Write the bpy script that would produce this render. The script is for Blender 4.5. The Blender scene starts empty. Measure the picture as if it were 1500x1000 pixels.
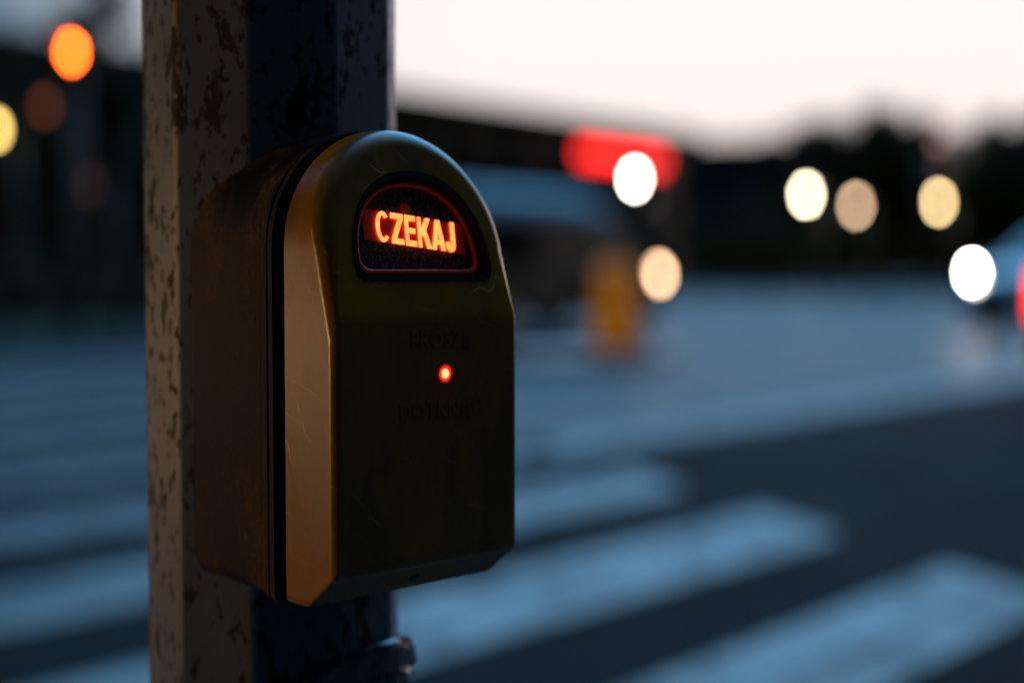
import bpy, bmesh, math, random
from mathutils import Vector, Matrix
random.seed(7)
R = math.radians
C = bpy.context.scene.collection
scene = bpy.context.scene

# ------------------------------------------------------------------ camera
FOC = 50.0 / 36.0 * 1500.0            # focal length in photograph pixels
PITCH = R(2.75)
EYE = Vector((0, 0, 1.0))
cam_data = bpy.data.cameras.new("camera")
cam = bpy.data.objects.new("camera", cam_data)
C.objects.link(cam)
cam.location = EYE
cam.rotation_euler = (R(90) - PITCH, 0, 0)
cam_data.lens = 50
cam_data.sensor_width = 36
cam_data.clip_start = 0.05
cam_data.clip_end = 3000
cam_data.dof.use_dof = True
cam_data.dof.focus_distance = 0.735
cam_data.dof.aperture_fstop = 1.85
cam_data.dof.aperture_ratio = 1.28
scene.camera = cam

# ------------------------------------------------------------------ world: dusk sky, afterglow ahead to the right
GLOW_AZ = R(30)                        # clockwise from +Y
world = bpy.data.worlds.new("World")
scene.world = world
world.use_nodes = True
nt = world.node_tree
nt.nodes.clear()
def N(tree, kind, **kw):
    n = tree.nodes.new(kind)
    for k, v in kw.items():
        setattr(n, k, v)
    return n
def M(tree, op, a, b=None, c=None, clamp=False):
    n = tree.nodes.new('ShaderNodeMath'); n.operation = op; n.use_clamp = clamp
    for i, v in enumerate((a, b, c)):
        if v is None: continue
        if isinstance(v, (int, float)): n.inputs[i].default_value = v
        else: tree.links.new(v, n.inputs[i])
    return n.outputs[0]
def mixc(tree, f, a, b, mode='MIX'):
    n = tree.nodes.new('ShaderNodeMix'); n.data_type = 'RGBA'; n.blend_type = mode
    for s, v in ((n.inputs[0], f), (n.inputs[6], a), (n.inputs[7], b)):
        if isinstance(v, (int, float)): s.default_value = v
        elif isinstance(v, tuple): s.default_value = (v[0], v[1], v[2], 1)
        else: tree.links.new(v, s)
    return n.outputs[2]
def sstep(tree, v, lo, hi):
    n = tree.nodes.new('ShaderNodeMapRange'); n.interpolation_type = 'SMOOTHSTEP'
    tree.links.new(v, n.inputs[0]); n.inputs[1].default_value = lo; n.inputs[2].default_value = hi
    return n.outputs[0]
tc = N(nt, 'ShaderNodeTexCoord')
sep = N(nt, 'ShaderNodeSeparateXYZ'); nt.links.new(tc.outputs['Generated'], sep.inputs[0])
dx, dy, dz = sep.outputs
hl = M(nt, 'SQRT', M(nt, 'ADD', M(nt, 'ADD', M(nt, 'MULTIPLY', dx, dx), M(nt, 'MULTIPLY', dy, dy)), 1e-5))
ca = M(nt, 'DIVIDE', M(nt, 'ADD', M(nt, 'MULTIPLY', dx, math.sin(GLOW_AZ)), M(nt, 'MULTIPLY', dy, math.cos(GLOW_AZ))), hl)
az = sstep(nt, ca, math.cos(R(54)), math.cos(R(31)))       # 1 near the afterglow, 0 well away
up_el = R(36); B_AZ = R(6)
dv = M(nt, 'ADD', M(nt, 'ADD', M(nt, 'MULTIPLY', dx, math.sin(B_AZ) * math.cos(up_el)), M(nt, 'MULTIPLY', dy, math.cos(B_AZ) * math.cos(up_el))), M(nt, 'MULTIPLY', dz, math.sin(up_el)))
azw = sstep(nt, dv, 0.56, 1.0)
el = M(nt, 'MAXIMUM', dz, 0.0)
fall = M(nt, 'SUBTRACT', 1.0, sstep(nt, el, 0.17, 0.40))
glow = M(nt, 'MULTIPLY', az, fall)
low = M(nt, 'POWER', 2.718, M(nt, 'MULTIPLY', el, -15.0))
warm = mixc(nt, low, (1.03, 0.96, 0.90), (1.10, 0.72, 0.62))
gl = mixc(nt, glow, (0, 0, 0), warm)
blue = mixc(nt, azw, (0.001, 0.002, 0.003), (0.60, 2.05, 3.75))
high = M(nt, 'ADD', .10, M(nt, 'MULTIPLY', sstep(nt, el, 0.16, 0.50), .90))
blue = mixc(nt, high, (0, 0, 0), blue)
blue = mixc(nt, M(nt, 'MULTIPLY', glow, .92), blue, (0, 0, 0))
tot = mixc(nt, 1.0, gl, blue, 'ADD')
zen = mixc(nt, sstep(nt, el, .72, .97), (0, 0, 0), (.15, .145, .13))
tot = mixc(nt, 1.0, tot, zen, 'ADD')
sky = N(nt, 'ShaderNodeTexSky'); sky.sky_type = 'NISHITA'; sky.sun_disc = False
sky.sun_elevation = R(-1.5); sky.sun_rotation = GLOW_AZ
hs = N(nt, 'ShaderNodeHueSaturation'); hs.inputs['Saturation'].default_value = 0.8
nt.links.new(sky.outputs[0], hs.inputs['Color'])
ns_ = mixc(nt, 1.0, hs.outputs[0], (0.004, 0.004, 0.004), 'MULTIPLY')
tot = mixc(nt, 1.0, tot, ns_, 'ADD')
bg = N(nt, 'ShaderNodeBackground'); bg.inputs[1].default_value = 1.0
nt.links.new(tot, bg.inputs[0])
wo = N(nt, 'ShaderNodeOutputWorld'); nt.links.new(bg.outputs[0], wo.inputs[0])

sun_d = bpy.data.lights.new("afterglow_sun", 'SUN')
sun_d.energy = 0.10; sun_d.angle = R(18); sun_d.color = (1.0, 0.78, 0.66)
sun = bpy.data.objects.new("afterglow_sun", sun_d); C.objects.link(sun)
sd = Vector((math.sin(GLOW_AZ) * math.cos(R(6)), math.cos(GLOW_AZ) * math.cos(R(6)), math.sin(R(6))))
sun.rotation_euler = (-sd).to_track_quat('-Z', 'Y').to_euler()

vs = scene.view_settings
vs.view_transform = 'Standard'; vs.look = 'None'; vs.exposure = 0.0; vs.gamma = 1.0
scene.cycles.max_bounces = 6
scene.cycles.sample_clamp_indirect = 4.0

# ------------------------------------------------------------------ helpers
def at(px, py, D):
    """world point seen at photograph pixel px,py at forward distance D (along world Y)"""
    f = Vector((0, math.cos(PITCH), -math.sin(PITCH))); u = Vector((0, math.sin(PITCH), math.cos(PITCH)))
    r = f + Vector((1, 0, 0)) * ((px - 750) / FOC) + u * ((500 - py) / FOC)
    return EYE + r * (D / r.y)
def on_ground(px, py):
    p = at(px, py, 1.0); d = p - EYE
    return EYE + d * (-EYE.z / d.z)

def tag(o, label=None, cat=None, group=None, kind=None):
    if label: o['label'] = label
    if cat: o['category'] = cat
    if group: o['group'] = group
    if kind: o['kind'] = kind
    return o
def thing(name, label, cat, loc=(0, 0, 0), rz=0.0, group=None):
    o = bpy.data.objects.new(name, None); C.objects.link(o)
    o.location = loc; o.rotation_euler = (0, 0, rz); o.empty_display_size = 0.1
    return tag(o, label, cat, group)
def obj(name, bm, mat, parent=None, smooth=False, mats=None):
    me = bpy.data.meshes.new(name); bm.normal_update(); bm.to_mesh(me); bm.free()
    if smooth:
        for p in me.polygons: p.use_smooth = True
    o = bpy.data.objects.new(name, me); C.objects.link(o)
    for m in (mats or [mat]): me.materials.append(m)
    if parent: o.parent = parent
    return o
def bevel(o, w, seg=2, ang=30):
    m = o.modifiers.new('bevel', 'BEVEL'); m.width = w; m.segments = seg; m.limit_method = 'ANGLE'; m.angle_limit = R(ang)
    for p in o.data.polygons: p.use_smooth = True
    n = o.modifiers.new('wn', 'WEIGHTED_NORMAL'); n.keep_sharp = True
    return o
def copy_tree(o, parent=None):
    c = o.copy(); C.objects.link(c); c.parent = parent
    for ch in [x for x in list(bpy.data.objects) if x.parent == o]:
        copy_tree(ch, c)
    return c
def box(bm, c, s, rz=0.0):
    m = Matrix.Translation(c) @ Matrix.Rotation(rz, 4, 'Z') @ Matrix.Diagonal((s[0], s[1], s[2], 1))
    bmesh.ops.create_cube(bm, size=1.0, matrix=m)
def tube(bm, pts, rads, seg=16, cap=True):
    """a tapered tube through pts"""
    rings = []
    for i, p in enumerate(pts):
        p = Vector(p)
        a = Vector(pts[max(i - 1, 0)]); b = Vector(pts[min(i + 1, len(pts) - 1)])
        d = (b - a).normalized()
        ref = Vector((1, 0, 0)) if abs(d.x) < 0.9 else Vector((0, 1, 0))
        e1 = d.cross(ref).normalized(); e2 = d.cross(e1)
        rings.append([bm.verts.new(p + (e1 * math.cos(2 * math.pi * k / seg) + e2 * math.sin(2 * math.pi * k / seg)) * rads[i]) for k in range(seg)])
    for a, b in zip(rings, rings[1:]):
        for k in range(seg):
            bm.faces.new((a[k], b[k], b[(k + 1) % seg], a[(k + 1) % seg]))
    if cap:
        bm.faces.new(rings[0]); bm.faces.new(rings[-1][::-1])
    bmesh.ops.recalc_face_normals(bm, faces=bm.faces[:])
def prism(bm, poly, t0, t1, f):
    """poly of (a,b); f(a,b,t) -> world; closed prism from t0 to t1"""
    A = [bm.verts.new(f(a, b, t0)) for a, b in poly]; B = [bm.verts.new(f(a, b, t1)) for a, b in poly]
    fa = bm.faces.new(A); fb = bm.faces.new(B[::-1])
    n = len(poly)
    for i in range(n):
        bm.faces.new((A[i], B[i], B[(i + 1) % n], A[(i + 1) % n]))
    bmesh.ops.recalc_face_normals(bm, faces=bm.faces[:])
    return A, B

# ------------------------------------------------------------------ materials
def mat(name, base, rough=0.5, metal=0.0, spec=0.5, noise=None, bump=None, emit=None, coat=0.0):
    """noise=(scale, dark colour, lo, hi[, stretch xyz]); bump=(scale, strength, distance)"""
    m = bpy.data.materials.new(name); m.use_nodes = True
    t = m.node_tree; b = t.nodes['Principled BSDF']
    b.inputs['Base Color'].default_value = (*base, 1); b.inputs['Roughness'].default_value = rough
    b.inputs['Metallic'].default_value = metal; b.inputs['Specular IOR Level'].default_value = spec
    b.inputs['Coat Weight'].default_value = coat
    tcn = t.nodes.new('ShaderNodeTexCoord')
    if noise:
        mp = t.nodes.new('ShaderNodeMapping'); t.links.new(tcn.outputs['Object'], mp.inputs[0])
        if len(noise) > 4: mp.inputs['Scale'].default_value = noise[4]
        nz = t.nodes.new('ShaderNodeTexNoise'); nz.inputs['Scale'].default_value = noise[0]; nz.inputs['Detail'].default_value = 6
        nz.inputs['Roughness'].default_value = 0.62
        t.links.new(mp.outputs[0], nz.inputs['Vector'])
        f = sstep(t, nz.outputs[0], noise[2], noise[3])
        t.links.new(mixc(t, f, base, noise[1]), b.inputs['Base Color'])
        t.links.new(M(t, 'ADD', M(t, 'MULTIPLY', f, 0.15), rough, clamp=True), b.inputs['Roughness'])
    if bump:
        nb = t.nodes.new('ShaderNodeTexNoise'); nb.inputs['Scale'].default_value = bump[0]; nb.inputs['Detail'].default_value = 5
        t.links.new(tcn.outputs['Object'], nb.inputs['Vector'])
        bp = t.nodes.new('ShaderNodeBump'); bp.inputs['Strength'].default_value = bump[1]; bp.inputs['Distance'].default_value = bump[2]
        t.links.new(nb.outputs[0], bp.inputs['Height']); t.links.new(bp.outputs[0], b.inputs['Normal'])
    if emit:
        b.inputs['Emission Color'].default_value = (*emit[0], 1); b.inputs['Emission Strength'].default_value = emit[1]
    return m

asphalt = mat('worn dark asphalt', (0.011, 0.009, 0.009), 0.8, spec=.05, noise=(1.2, (0.018, 0.015, 0.014), 0.35, 0.7), bump=(60, 0.5, 0.01))
lane_mat = mat('pale concrete lane', (0.030, 0.034, 0.036), 0.42, spec=.11, noise=(0.8, (0.055, 0.057, 0.06), 0.3, 0.7), bump=(50, 0.5, 0.006))
paint_white = mat('worn white road paint', (0.43, 0.41, 0.40), 0.6, spec=.1, noise=(3.5, (0.17, 0.16, 0.16), 0.45, 0.66), bump=(60, 0.4, 0.008))
slab_mat = mat('concrete paving', (0.05, 0.048, 0.046), 0.9, noise=(5, (0.03, 0.03, 0.028), 0.4, 0.7), bump=(40, 0.4, 0.01))
kerb_mat = mat('kerb stone', (0.30, 0.28, 0.27), 0.75, noise=(6, (0.18, 0.17, 0.16), 0.4, 0.7))
island_mat = mat('island concrete with lamp tint', (0.93, 0.62, 0.54), 0.7, noise=(6, (0.8, 0.52, 0.46), 0.4, 0.7))  # pink tint puts warm street lamp light into the concrete colour
earth = mat('dark earth', (0.035, 0.045, 0.025), 0.9, noise=(0.3, (0.02, 0.03, 0.015), 0.4, 0.6))
grass_mat = mat('verge grass', (0.030, 0.050, 0.018), 0.9)
leaf_mat = mat('dusk foliage', (0.035, 0.055, 0.020), 0.8, noise=(2.0, (0.06, 0.075, 0.03), 0.4, 0.6))
bark = mat('bark', (0.07, 0.055, 0.04), 0.9)
facade = mat('brown facade render', (0.09, 0.055, 0.040), 0.9, spec=.1, noise=(0.2, (0.06, 0.04, 0.03), 0.4, 0.6))
roof_dark = mat('dark roofing', (0.04, 0.04, 0.045), 0.8)
bluewall = mat('blue metal cladding', (0.02, 0.10, 0.22), 0.5)
glass_dark = mat('dark window glass', (0.006, 0.008, 0.010), 0.1, spec=0.4)
frame_m = mat('window frame grey', (0.12, 0.12, 0.12), 0.6)
steel = mat('galvanised steel', (0.16, 0.16, 0.165), 0.5, metal=0.3)
blackp = mat('matt black plastic', (0.012, 0.012, 0.013), 0.55)
rubber = mat('tyre rubber', (0.015, 0.015, 0.015), 0.8)
rim_m = mat('alloy rim', (0.25, 0.25, 0.26), 0.35, metal=0.8)
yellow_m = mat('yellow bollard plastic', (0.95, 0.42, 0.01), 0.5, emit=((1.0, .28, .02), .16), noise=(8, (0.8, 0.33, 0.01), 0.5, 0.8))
def lamp(name, col, s):
    return mat(name, (0.2, 0.2, 0.2), 0.4, emit=(col, s))

# ------------------------------------------------------------------ directions
AZ = R(45.9)
U = Vector((math.sin(AZ), math.cos(AZ), 0))          # along the box front, away to the right
NV = Vector((math.cos(AZ), -math.sin(AZ), 0))        # outward normal of the box front
ZV = Vector((0, 0, 1))
RAZ = R(40.0)                                         # direction of the road
RU = Vector((math.sin(RAZ), math.cos(RAZ), 0)); RN = Vector((math.cos(RAZ), -math.sin(RAZ), 0))
def rd(s, n, z=0.0):                                  # road coordinates: s along, n towards us
    return RU * s + RN * n + ZV * z

# ------------------------------------------------------------------ ground, road, markings
def sheet(name, pts, z, m, label=None, kind='structure'):
    bm = bmesh.new()
    vs_ = [bm.verts.new((p[0], p[1], z)) for p in pts]
    f = bm.faces.new(vs_)
    if f.normal.z < 0 or True: bmesh.ops.recalc_face_normals(bm, faces=[f])
    bm.normal_update()
    if f.normal.z < 0: f.normal_flip()
    o = obj(name, bm, m); o['kind'] = kind
    return o
def rpoly(s0, s1, n0, n1): return [rd(s0, n0), rd(s1, n0), rd(s1, n1), rd(s0, n1)]
t = paint_white.node_tree; b = t.nodes['Principled BSDF']      # lens falloff put into the paint colour: darker towards -X
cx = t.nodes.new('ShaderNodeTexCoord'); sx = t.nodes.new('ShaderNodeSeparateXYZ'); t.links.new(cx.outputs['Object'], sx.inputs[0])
falloff = sstep(t, M(t, 'MULTIPLY', sx.outputs[0], -1.0), .1, 2.0)
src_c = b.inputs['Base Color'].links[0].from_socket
t.links.new(mixc(t, M(t, 'MULTIPLY', falloff, .72), src_c, (.055, .055, .055)), b.inputs['Base Color'])
sheet('ground', [(-900, -300), (900, -300), (900, 1800), (-900, 1800)], -0.012, earth)
sheet('road', rpoly(-120, 420, -.70, -60), -0.004, asphalt)
_eA = Vector((0.71, 6.6, 0)); _eD = Vector((-0.35, 0.94, 0)).normalized()
def _end(nn): return (_eA + _eD * ((nn - _eA.dot(RN)) / _eD.dot(RN))).dot(RU)
sheet('far_lane', [rd(_end(-4.75) - .1, -4.75), rd(420, -4.75), rd(420, -40), rd(_end(-40) - .1, -40)], 0.0, lane_mat)
bm = bmesh.new(); box(bm, rd(0, 4.02, 0.052), (9.14, 60, 0.124), -RAZ)
o = bevel(obj('pavement', bm, slab_mat), 0.01); o['kind'] = 'structure'
bm = bmesh.new()
for k in range(-18, 22): box(bm, rd(k * 1.0, -.64, 0.052), (0.14, 0.992, 0.136), -RAZ)
o = bevel(obj('kerb', bm, kerb_mat), 0.012); o['kind'] = 'structure'

# zebra stripes: each one is a marking lying along the traffic direction, right ends on a slanted line
endA = Vector((0.80, 6.65, 0)); endD = Vector((-0.35, 0.94, 0)).normalized()
specs = [-1.72, -2.77, -3.86, -4.98, -6.15, -7.25, -8.35, -9.45, -10.55, -11.65, -12.8, -14.0]
for i, n in enumerate(specs):
    w = 0.23 if i == 0 else 0.265
    pts = []
    def ends(nn):
        k = (nn - endA.dot(RN)) / endD.dot(RN)
        return (endA + endD * k).dot(RU)
    s0 = ends(n) - (7.5 if i < 4 else 9.0)
    poly = [rd(s0, n - w), rd(ends(n - w), n - w), rd(ends(n + w), n + w), rd(s0, n + w)]
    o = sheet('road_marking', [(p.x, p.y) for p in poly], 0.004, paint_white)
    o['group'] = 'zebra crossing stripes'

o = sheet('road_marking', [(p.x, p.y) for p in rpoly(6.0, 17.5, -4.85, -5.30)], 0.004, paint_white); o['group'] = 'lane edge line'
# traffic island with the yellow bollard
isl = on_ground(872, 532)
bm = bmesh.new()
pts = []
for k in range(28):
    a = 2 * math.pi * k / 28
    s = 1.35 * math.copysign(abs(math.cos(a)) ** 0.7, math.cos(a)); n = 0.55 * math.copysign(abs(math.sin(a)) ** 0.8, math.sin(a))
    pts.append((s, n))
prism(bm, pts, 0.0, 0.13, lambda a, b, t: rd(a, b, t))
o = bevel(obj('traffic_island', bm, island_mat), 0.03, 3); o.location = (isl.x, isl.y, 0.0)
tag(o, 'low pale concrete traffic island tinted with warm lamp light, round the foot of the yellow bollard', 'traffic island')
bo = isl + RU * 0.30 + RN * 0.05
bl = thing('bollard', 'glowing yellow orange plastic bollard standing on the traffic island', 'bollard', (bo.x, bo.y, 0.13), -RAZ + R(60))
bm = bmesh.new()
sec = []
for z, w, d in ((0, .28, .2), (0.12, .27, .19), (0.2, .25, .16), (0.88, .22, .15), (0.98, .17, .10)):
    sec.append([bm.verts.new((w * math.copysign(abs(math.cos(a)) ** .6, math.cos(a)), d * math.copysign(abs(math.sin(a)) ** .6, math.sin(a)), z)) for a in [2 * math.pi * (k + .5) / 24 for k in range(24)]])
for a, b in zip(sec, sec[1:]):
    for k in range(24): bm.faces.new((a[k], a[(k + 1) % 24], b[(k + 1) % 24], b[k]))
bm.faces.new(sec[0][::-1]); bm.faces.new(sec[-1])
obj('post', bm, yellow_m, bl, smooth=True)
bm = bmesh.new(); prism(bm, [(-.33, -.26), (.33, -.26), (.33, .26), (-.33, .26)], 0.0, .06, lambda a, b, t: Vector((a, b, t)))
bevel(obj('base_plate', bm, rubber, bl), .02)

# ------------------------------------------------------------------ verge, hedges, trees
def verge(name, pts):
    return sheet(name, pts, 0.03, grass_mat)
vl = [on_ground(-120, 520), on_ground(110, 494), on_ground(420, 462), on_ground(700, 440), on_ground(1000, 433), on_ground(1400, 431), on_ground(1900, 440)]
verge('grass_bank', [(p.x, p.y) for p in vl] + [(120, 190), (-100, 190), (-100, 30)])
# grass tufts along the edge
bm = bmesh.new()
for i in range(len(vl) - 1):
    a, b = vl[i], vl[i + 1]
    nn = int(min(700, (b - a).length * 16))
    for k in range(nn):
        p = a.lerp(b, random.random()) + Vector((random.uniform(-.3, .3), random.uniform(0, 4) ** 1.0, 0))
        h = random.uniform(.08, .28); w = .03; r = random.uniform(0, 6.28)
        q = Vector((math.cos(r) * w, math.sin(r) * w, 0))
        bm.faces.new([bm.verts.new(p - q), bm.verts.new(p + q), bm.verts.new(p + Vector((random.uniform(-.08, .08), random.uniform(-.08, .08), h)))])
o = obj('grass', bm, grass_mat); tag(o, 'dark unmown grass edging the road', 'grass', kind='stuff'); o.location.z = 0.03

def leaf_cloud(bm, fn, n, size, ln=None):
    for _ in range(n):
        p = fn()
        s = size * random.uniform(.5, 1.4)
        e1 = Vector((random.gauss(0, 1), random.gauss(0, 1), random.gauss(0, 1))).normalized()
        e2 = e1.cross(Vector((random.gauss(0, 1), random.gauss(0, 1), random.gauss(0, 1)))).normalized()
        bm.faces.new([bm.verts.new(p + e1 * s), bm.verts.new(p + e2 * s * .6), bm.verts.new(p - e1 * s), bm.verts.new(p - e2 * s * .6)])
def tree(px, D, top, w, label, dens=1.0, base=0.12, size=.22):
    """broad bushy tree whose top stands at photo height top"""
    c = at(px, 400, D); H = at(px, top, D).z
    t = thing('tree', label, 'tree', (c.x, c.y, 0.0), group='trees on the skyline')
    bm = bmesh.new()
    tube(bm, [(0, 0, 0), (.1, .05, H * .3), (0, .1, H * .6), (.1, 0, H * .85)], [H * .035, H * .026, H * .016, H * .006], 10)
    for k in range(9):
        a = random.uniform(0, 6.28); z0 = H * random.uniform(.22, .6)
        e = Vector((math.cos(a) * w * .4, math.sin(a) * w * .4, z0 + H * .22))
        tube(bm, [Vector((0.05, .05, z0)), Vector((e.x * .5, e.y * .5, z0 + H * .08)), e], [H * .013, H * .009, H * .004], 6)
    obj('trunk', bm, bark, t, smooth=True)
    blobs = []
    for k in range(15):
        a = random.uniform(0, 6.28); r = w * .36 * math.sqrt(random.random()); z = H * random.uniform(base + .1, .86)
        k2 = math.sin(math.pi * min(1, max(.12, (z / H - base + .12) / (1.12 - base)))) ** .55
        blobs.append((Vector((math.cos(a) * r * k2, math.sin(a) * r * k2, z)), random.uniform(.15, .23) * w))
    blobs.append((Vector((0, 0, H - .16 * w)), .15 * w))
    def fn():
        b = random.choice(blobs)
        v = Vector((random.gauss(0, 1), random.gauss(0, 1), random.gauss(0, 1))).normalized() * (b[1] * random.uniform(.45, 1.05))
        v.z *= .8
        q = b[0] + v
        q.z = max(q.z, .2)
        return q
    bm = bmesh.new(); leaf_cloud(bm, fn, int(6000 * dens), size)
    obj('crown', bm, leaf_mat, t)
    return t
def hedge(name, a, b, h, wd, n, label, cat='hedge'):
    bm = bmesh.new()
    d = (b - a); nrm = Vector((-d.y, d.x, 0)).normalized()
    tube(bm, [a + ZV * h * .40, b + ZV * h * .40], [h * .26, h * .26], 8)
    def fn():
        return a + d * random.random() + nrm * random.uniform(-wd, wd) * .5 + ZV * (h * (random.random() ** .7) * random.uniform(.85, 1.05))
    leaf_cloud(bm, fn, n, .14)
    return tag(obj(name, bm, leaf_mat), label, cat)
hedge('hedge', at(1010, 400, 76) - ZV * 1, at(1700, 400, 82) - ZV * 1, 4.3, 1.6, 15000, 'long dark clipped hedge under the bushy trees on the right of the road')
hedge('hedge', on_ground(-180, 495), on_ground(540, 446) , 1.3, 1.0, 5000, 'low dark hedge along the verge in front of the long brown building')
tree(1128, 92, 192, 7.0, 'small rounded tree beside the low blue hall, left end of the tree row')
tree(1190, 86, 163, 8.5, 'second tree from the low blue hall, with a broad shoulder')
tree(1283, 82, 140, 9.5, 'tallest rounded dark tree in the row on the right', dens=1.3)
tree(1352, 84, 157, 7.0, 'dark tree just past the tallest one, behind the dim high street lamp')
tree(1452, 78, 158, 8.0, 'rounded dark tree at the right edge of the skyline beyond the dip')
tree(1530, 80, 160, 8.0, 'dark tree cut by the right edge of the photo')
tree(930, 104, 176, 4.5, 'lone treetop rising just above the long roof near the red sign', dens=.6)
tree(1240, 96, 182, 9.0, 'dark tree filling the gap behind the two cream lamps')
tree(1400, 96, 178, 12.0, 'lower dark tree standing in the dip of the tree row')
tree(20, 52, 20, 6.0, 'thin dusky tree at the left edge, behind the yellow lamp', dens=.13, base=.45, size=.16)
tree(92, 60, 14, 4.5, 'narrow sparse tree rising behind the red traffic light', dens=.25, base=.4, size=.16)
tree(160, 50, -60, 3.6, 'tall narrow dark tree between the red traffic light and the pole', dens=.7, base=.35, size=.16)

# ------------------------------------------------------------------ buildings
def long_building():
    a = Vector((-30.0, 43.0, 0)); dirv = Vector((0.616, 0.788, 0)).normalized(); L = 69.0; H = 10.0; dep = 14.0
    back = Vector((-dirv.y, dirv.x, 0))
    t = thing('apartment_building', 'long flat roofed brown block stretching behind the van, dark against the sunset', 'building', a, 0)
    bm = bmesh.new()
    prism(bm, [(0, 0), (L, 0), (L, dep), (0, dep)], -.1, H, lambda p, q, z: dirv * p + back * q + ZV * z)
    obj('wall', bm, facade, t)
    bm = bmesh.new()
    prism(bm, [(-.4, -.4), (L + .4, -.4), (L + .4, dep + .4), (-.4, dep + .4)], H + .003, H + .45, lambda p, q, z: dirv * p + back * q + ZV * z)
    obj('roof', bm, roof_dark, t)
    fr = []
    for st in range(3):
        for k in range(17):
            p0 = 2.0 + k * 3.95; z0 = 1.2 + st * 3.1
            bm = bmesh.new()
            for (x0, x1, y0, y1) in ((0, 1.9, 0, .09), (0, 1.9, 1.41, 1.5), (0, .09, .09, 1.41), (1.81, 1.9, .09, 1.41), (.91, 1.0, .09, 1.41)):
                prism(bm, [(x0, y0), (x1, y0), (x1, y1), (x0, y1)], .0, .06, lambda p, q, z: dirv * (p0 + p) - back * z + ZV * (z0 + q))
            w = obj('window', bm, frame_m, t)
            bm = bmesh.new()
            prism(bm, [(.09, .09), (1.81, .09), (1.81, 1.41), (.09, 1.41)], .004, .03, lambda p, q, z: dirv * (p0 + p) - back * z + ZV * (z0 + q))
            lit = (st == 2 and k == 7)
            obj('pane', bm, lamp('curtained window light', (1.0, .45, .22), 1.1) if lit else glass_dark, w)
    return a, dirv, back
BA, BD, BB = long_building()
# red illuminated sign on the facade
def on_facade(px, off):
    d = (px - 750) / FOC
    # BA + BD*s - BB*off : x = d*y
    P0 = BA - BB * off
    s = (d * P0.y - P0.x) / (BD.x - d * BD.y)
    return P0 + BD * s, s
pL, sL = on_facade(846, .35); pR, sR = on_facade(974, .35)
zc = (at(853, 222, pL.y).z + at(968, 238, pR.y).z) / 2
sg = thing('shop_sign', 'long glowing red sign high on the brown building', 'sign', pL + ZV * zc)
bm = bmesh.new(); ln = (pR - pL).length
prism(bm, [(0, -.5), (ln, -.5), (ln, .5), (0, .5)], -.28, -.02, lambda p, q, z: BD * p - BB * z + ZV * q); 
bevel(obj('sign_box', bm, blackp, sg), .03)
bm = bmesh.new()
prism(bm, [(.06, -.38), (ln - .06, -.38), (ln - .06, .38), (.06, .38)], -.018, .02, lambda p, q, z: BD * p - BB * z + ZV * q)
obj('light_panel', bm, lamp('red sign light', (1.0, .022, .018), 4.6), sg)

# low blue hall between the block and the trees
c = at(1052, 400, 112); H = at(1052, 210, 112).z
bh = thing('hall', 'low dark blue metal clad hall between the brown block and the trees', 'building', (c.x, c.y, 0), -R(20))
bm = bmesh.new(); box(bm, (0, 6, H / 2 - .1), (12, 12, H - .1)); obj('wall', bm, bluewall, bh)
bm = bmesh.new(); box(bm, (0, 6, H + .08), (12.6, 12.6, .36)); obj('roof', bm, roof_dark, bh)
bm = bmesh.new()
for k in range(5): box(bm, (-4.4 + k * 2.2, -.03, 2.2), (1.7, .08, 3.4))
obj('glazed_front', bm, glass_dark, bh)

# unseen street block added behind the camera to keep the rear sky off the box
o5 = rd(-26, 5.2); bk = thing('apartment_building', 'unseen dark street block added behind the viewpoint to shade the box, along the pavement', 'building', o5, -RAZ + R(90))
bm = bmesh.new(); prism(bm, [(0, 0), (50, 0), (50, -11), (0, -11)], -.05, 11.5, lambda p, q, z: Vector((p, q, z))); obj('wall', bm, mat('dark sky blocker brick', (.022, .018, .016), .9, spec=.1, noise=(1.5, (.03, .022, .02), .4, .6)), bk)
bm = bmesh.new(); prism(bm, [(-.3, .3), (50.3, .3), (50.3, -11.3), (-.3, -11.3)], 11.503, 11.9, lambda p, q, z: Vector((p, q, z))); obj('roof', bm, roof_dark, bk)
for st in range(3):
    for k in range(12):
        bm = bmesh.new(); x0 = 2 + k * 4; z0 = 1.3 + 3.4 * st
        for (a, b_, c_, d_) in ((0, 1.5, 0, .08), (0, 1.5, 1.62, 1.7), (0, .08, .08, 1.62), (1.42, 1.5, .08, 1.62)): prism(bm, [(x0 + a, z0 + c_), (x0 + b_, z0 + c_), (x0 + b_, z0 + d_), (x0 + a, z0 + d_)], .0, .05, lambda p, q, z: Vector((p, z, q)))
        w_ = obj('window', bm, frame_m, bk)
        bm = bmesh.new(); prism(bm, [(x0 + .08, z0 + .08), (x0 + 1.42, z0 + .08), (x0 + 1.42, z0 + 1.62), (x0 + .08, z0 + 1.62)], .003, .02, lambda p, q, z: Vector((p, z, q))); obj('pane', bm, glass_dark, w_)

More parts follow.
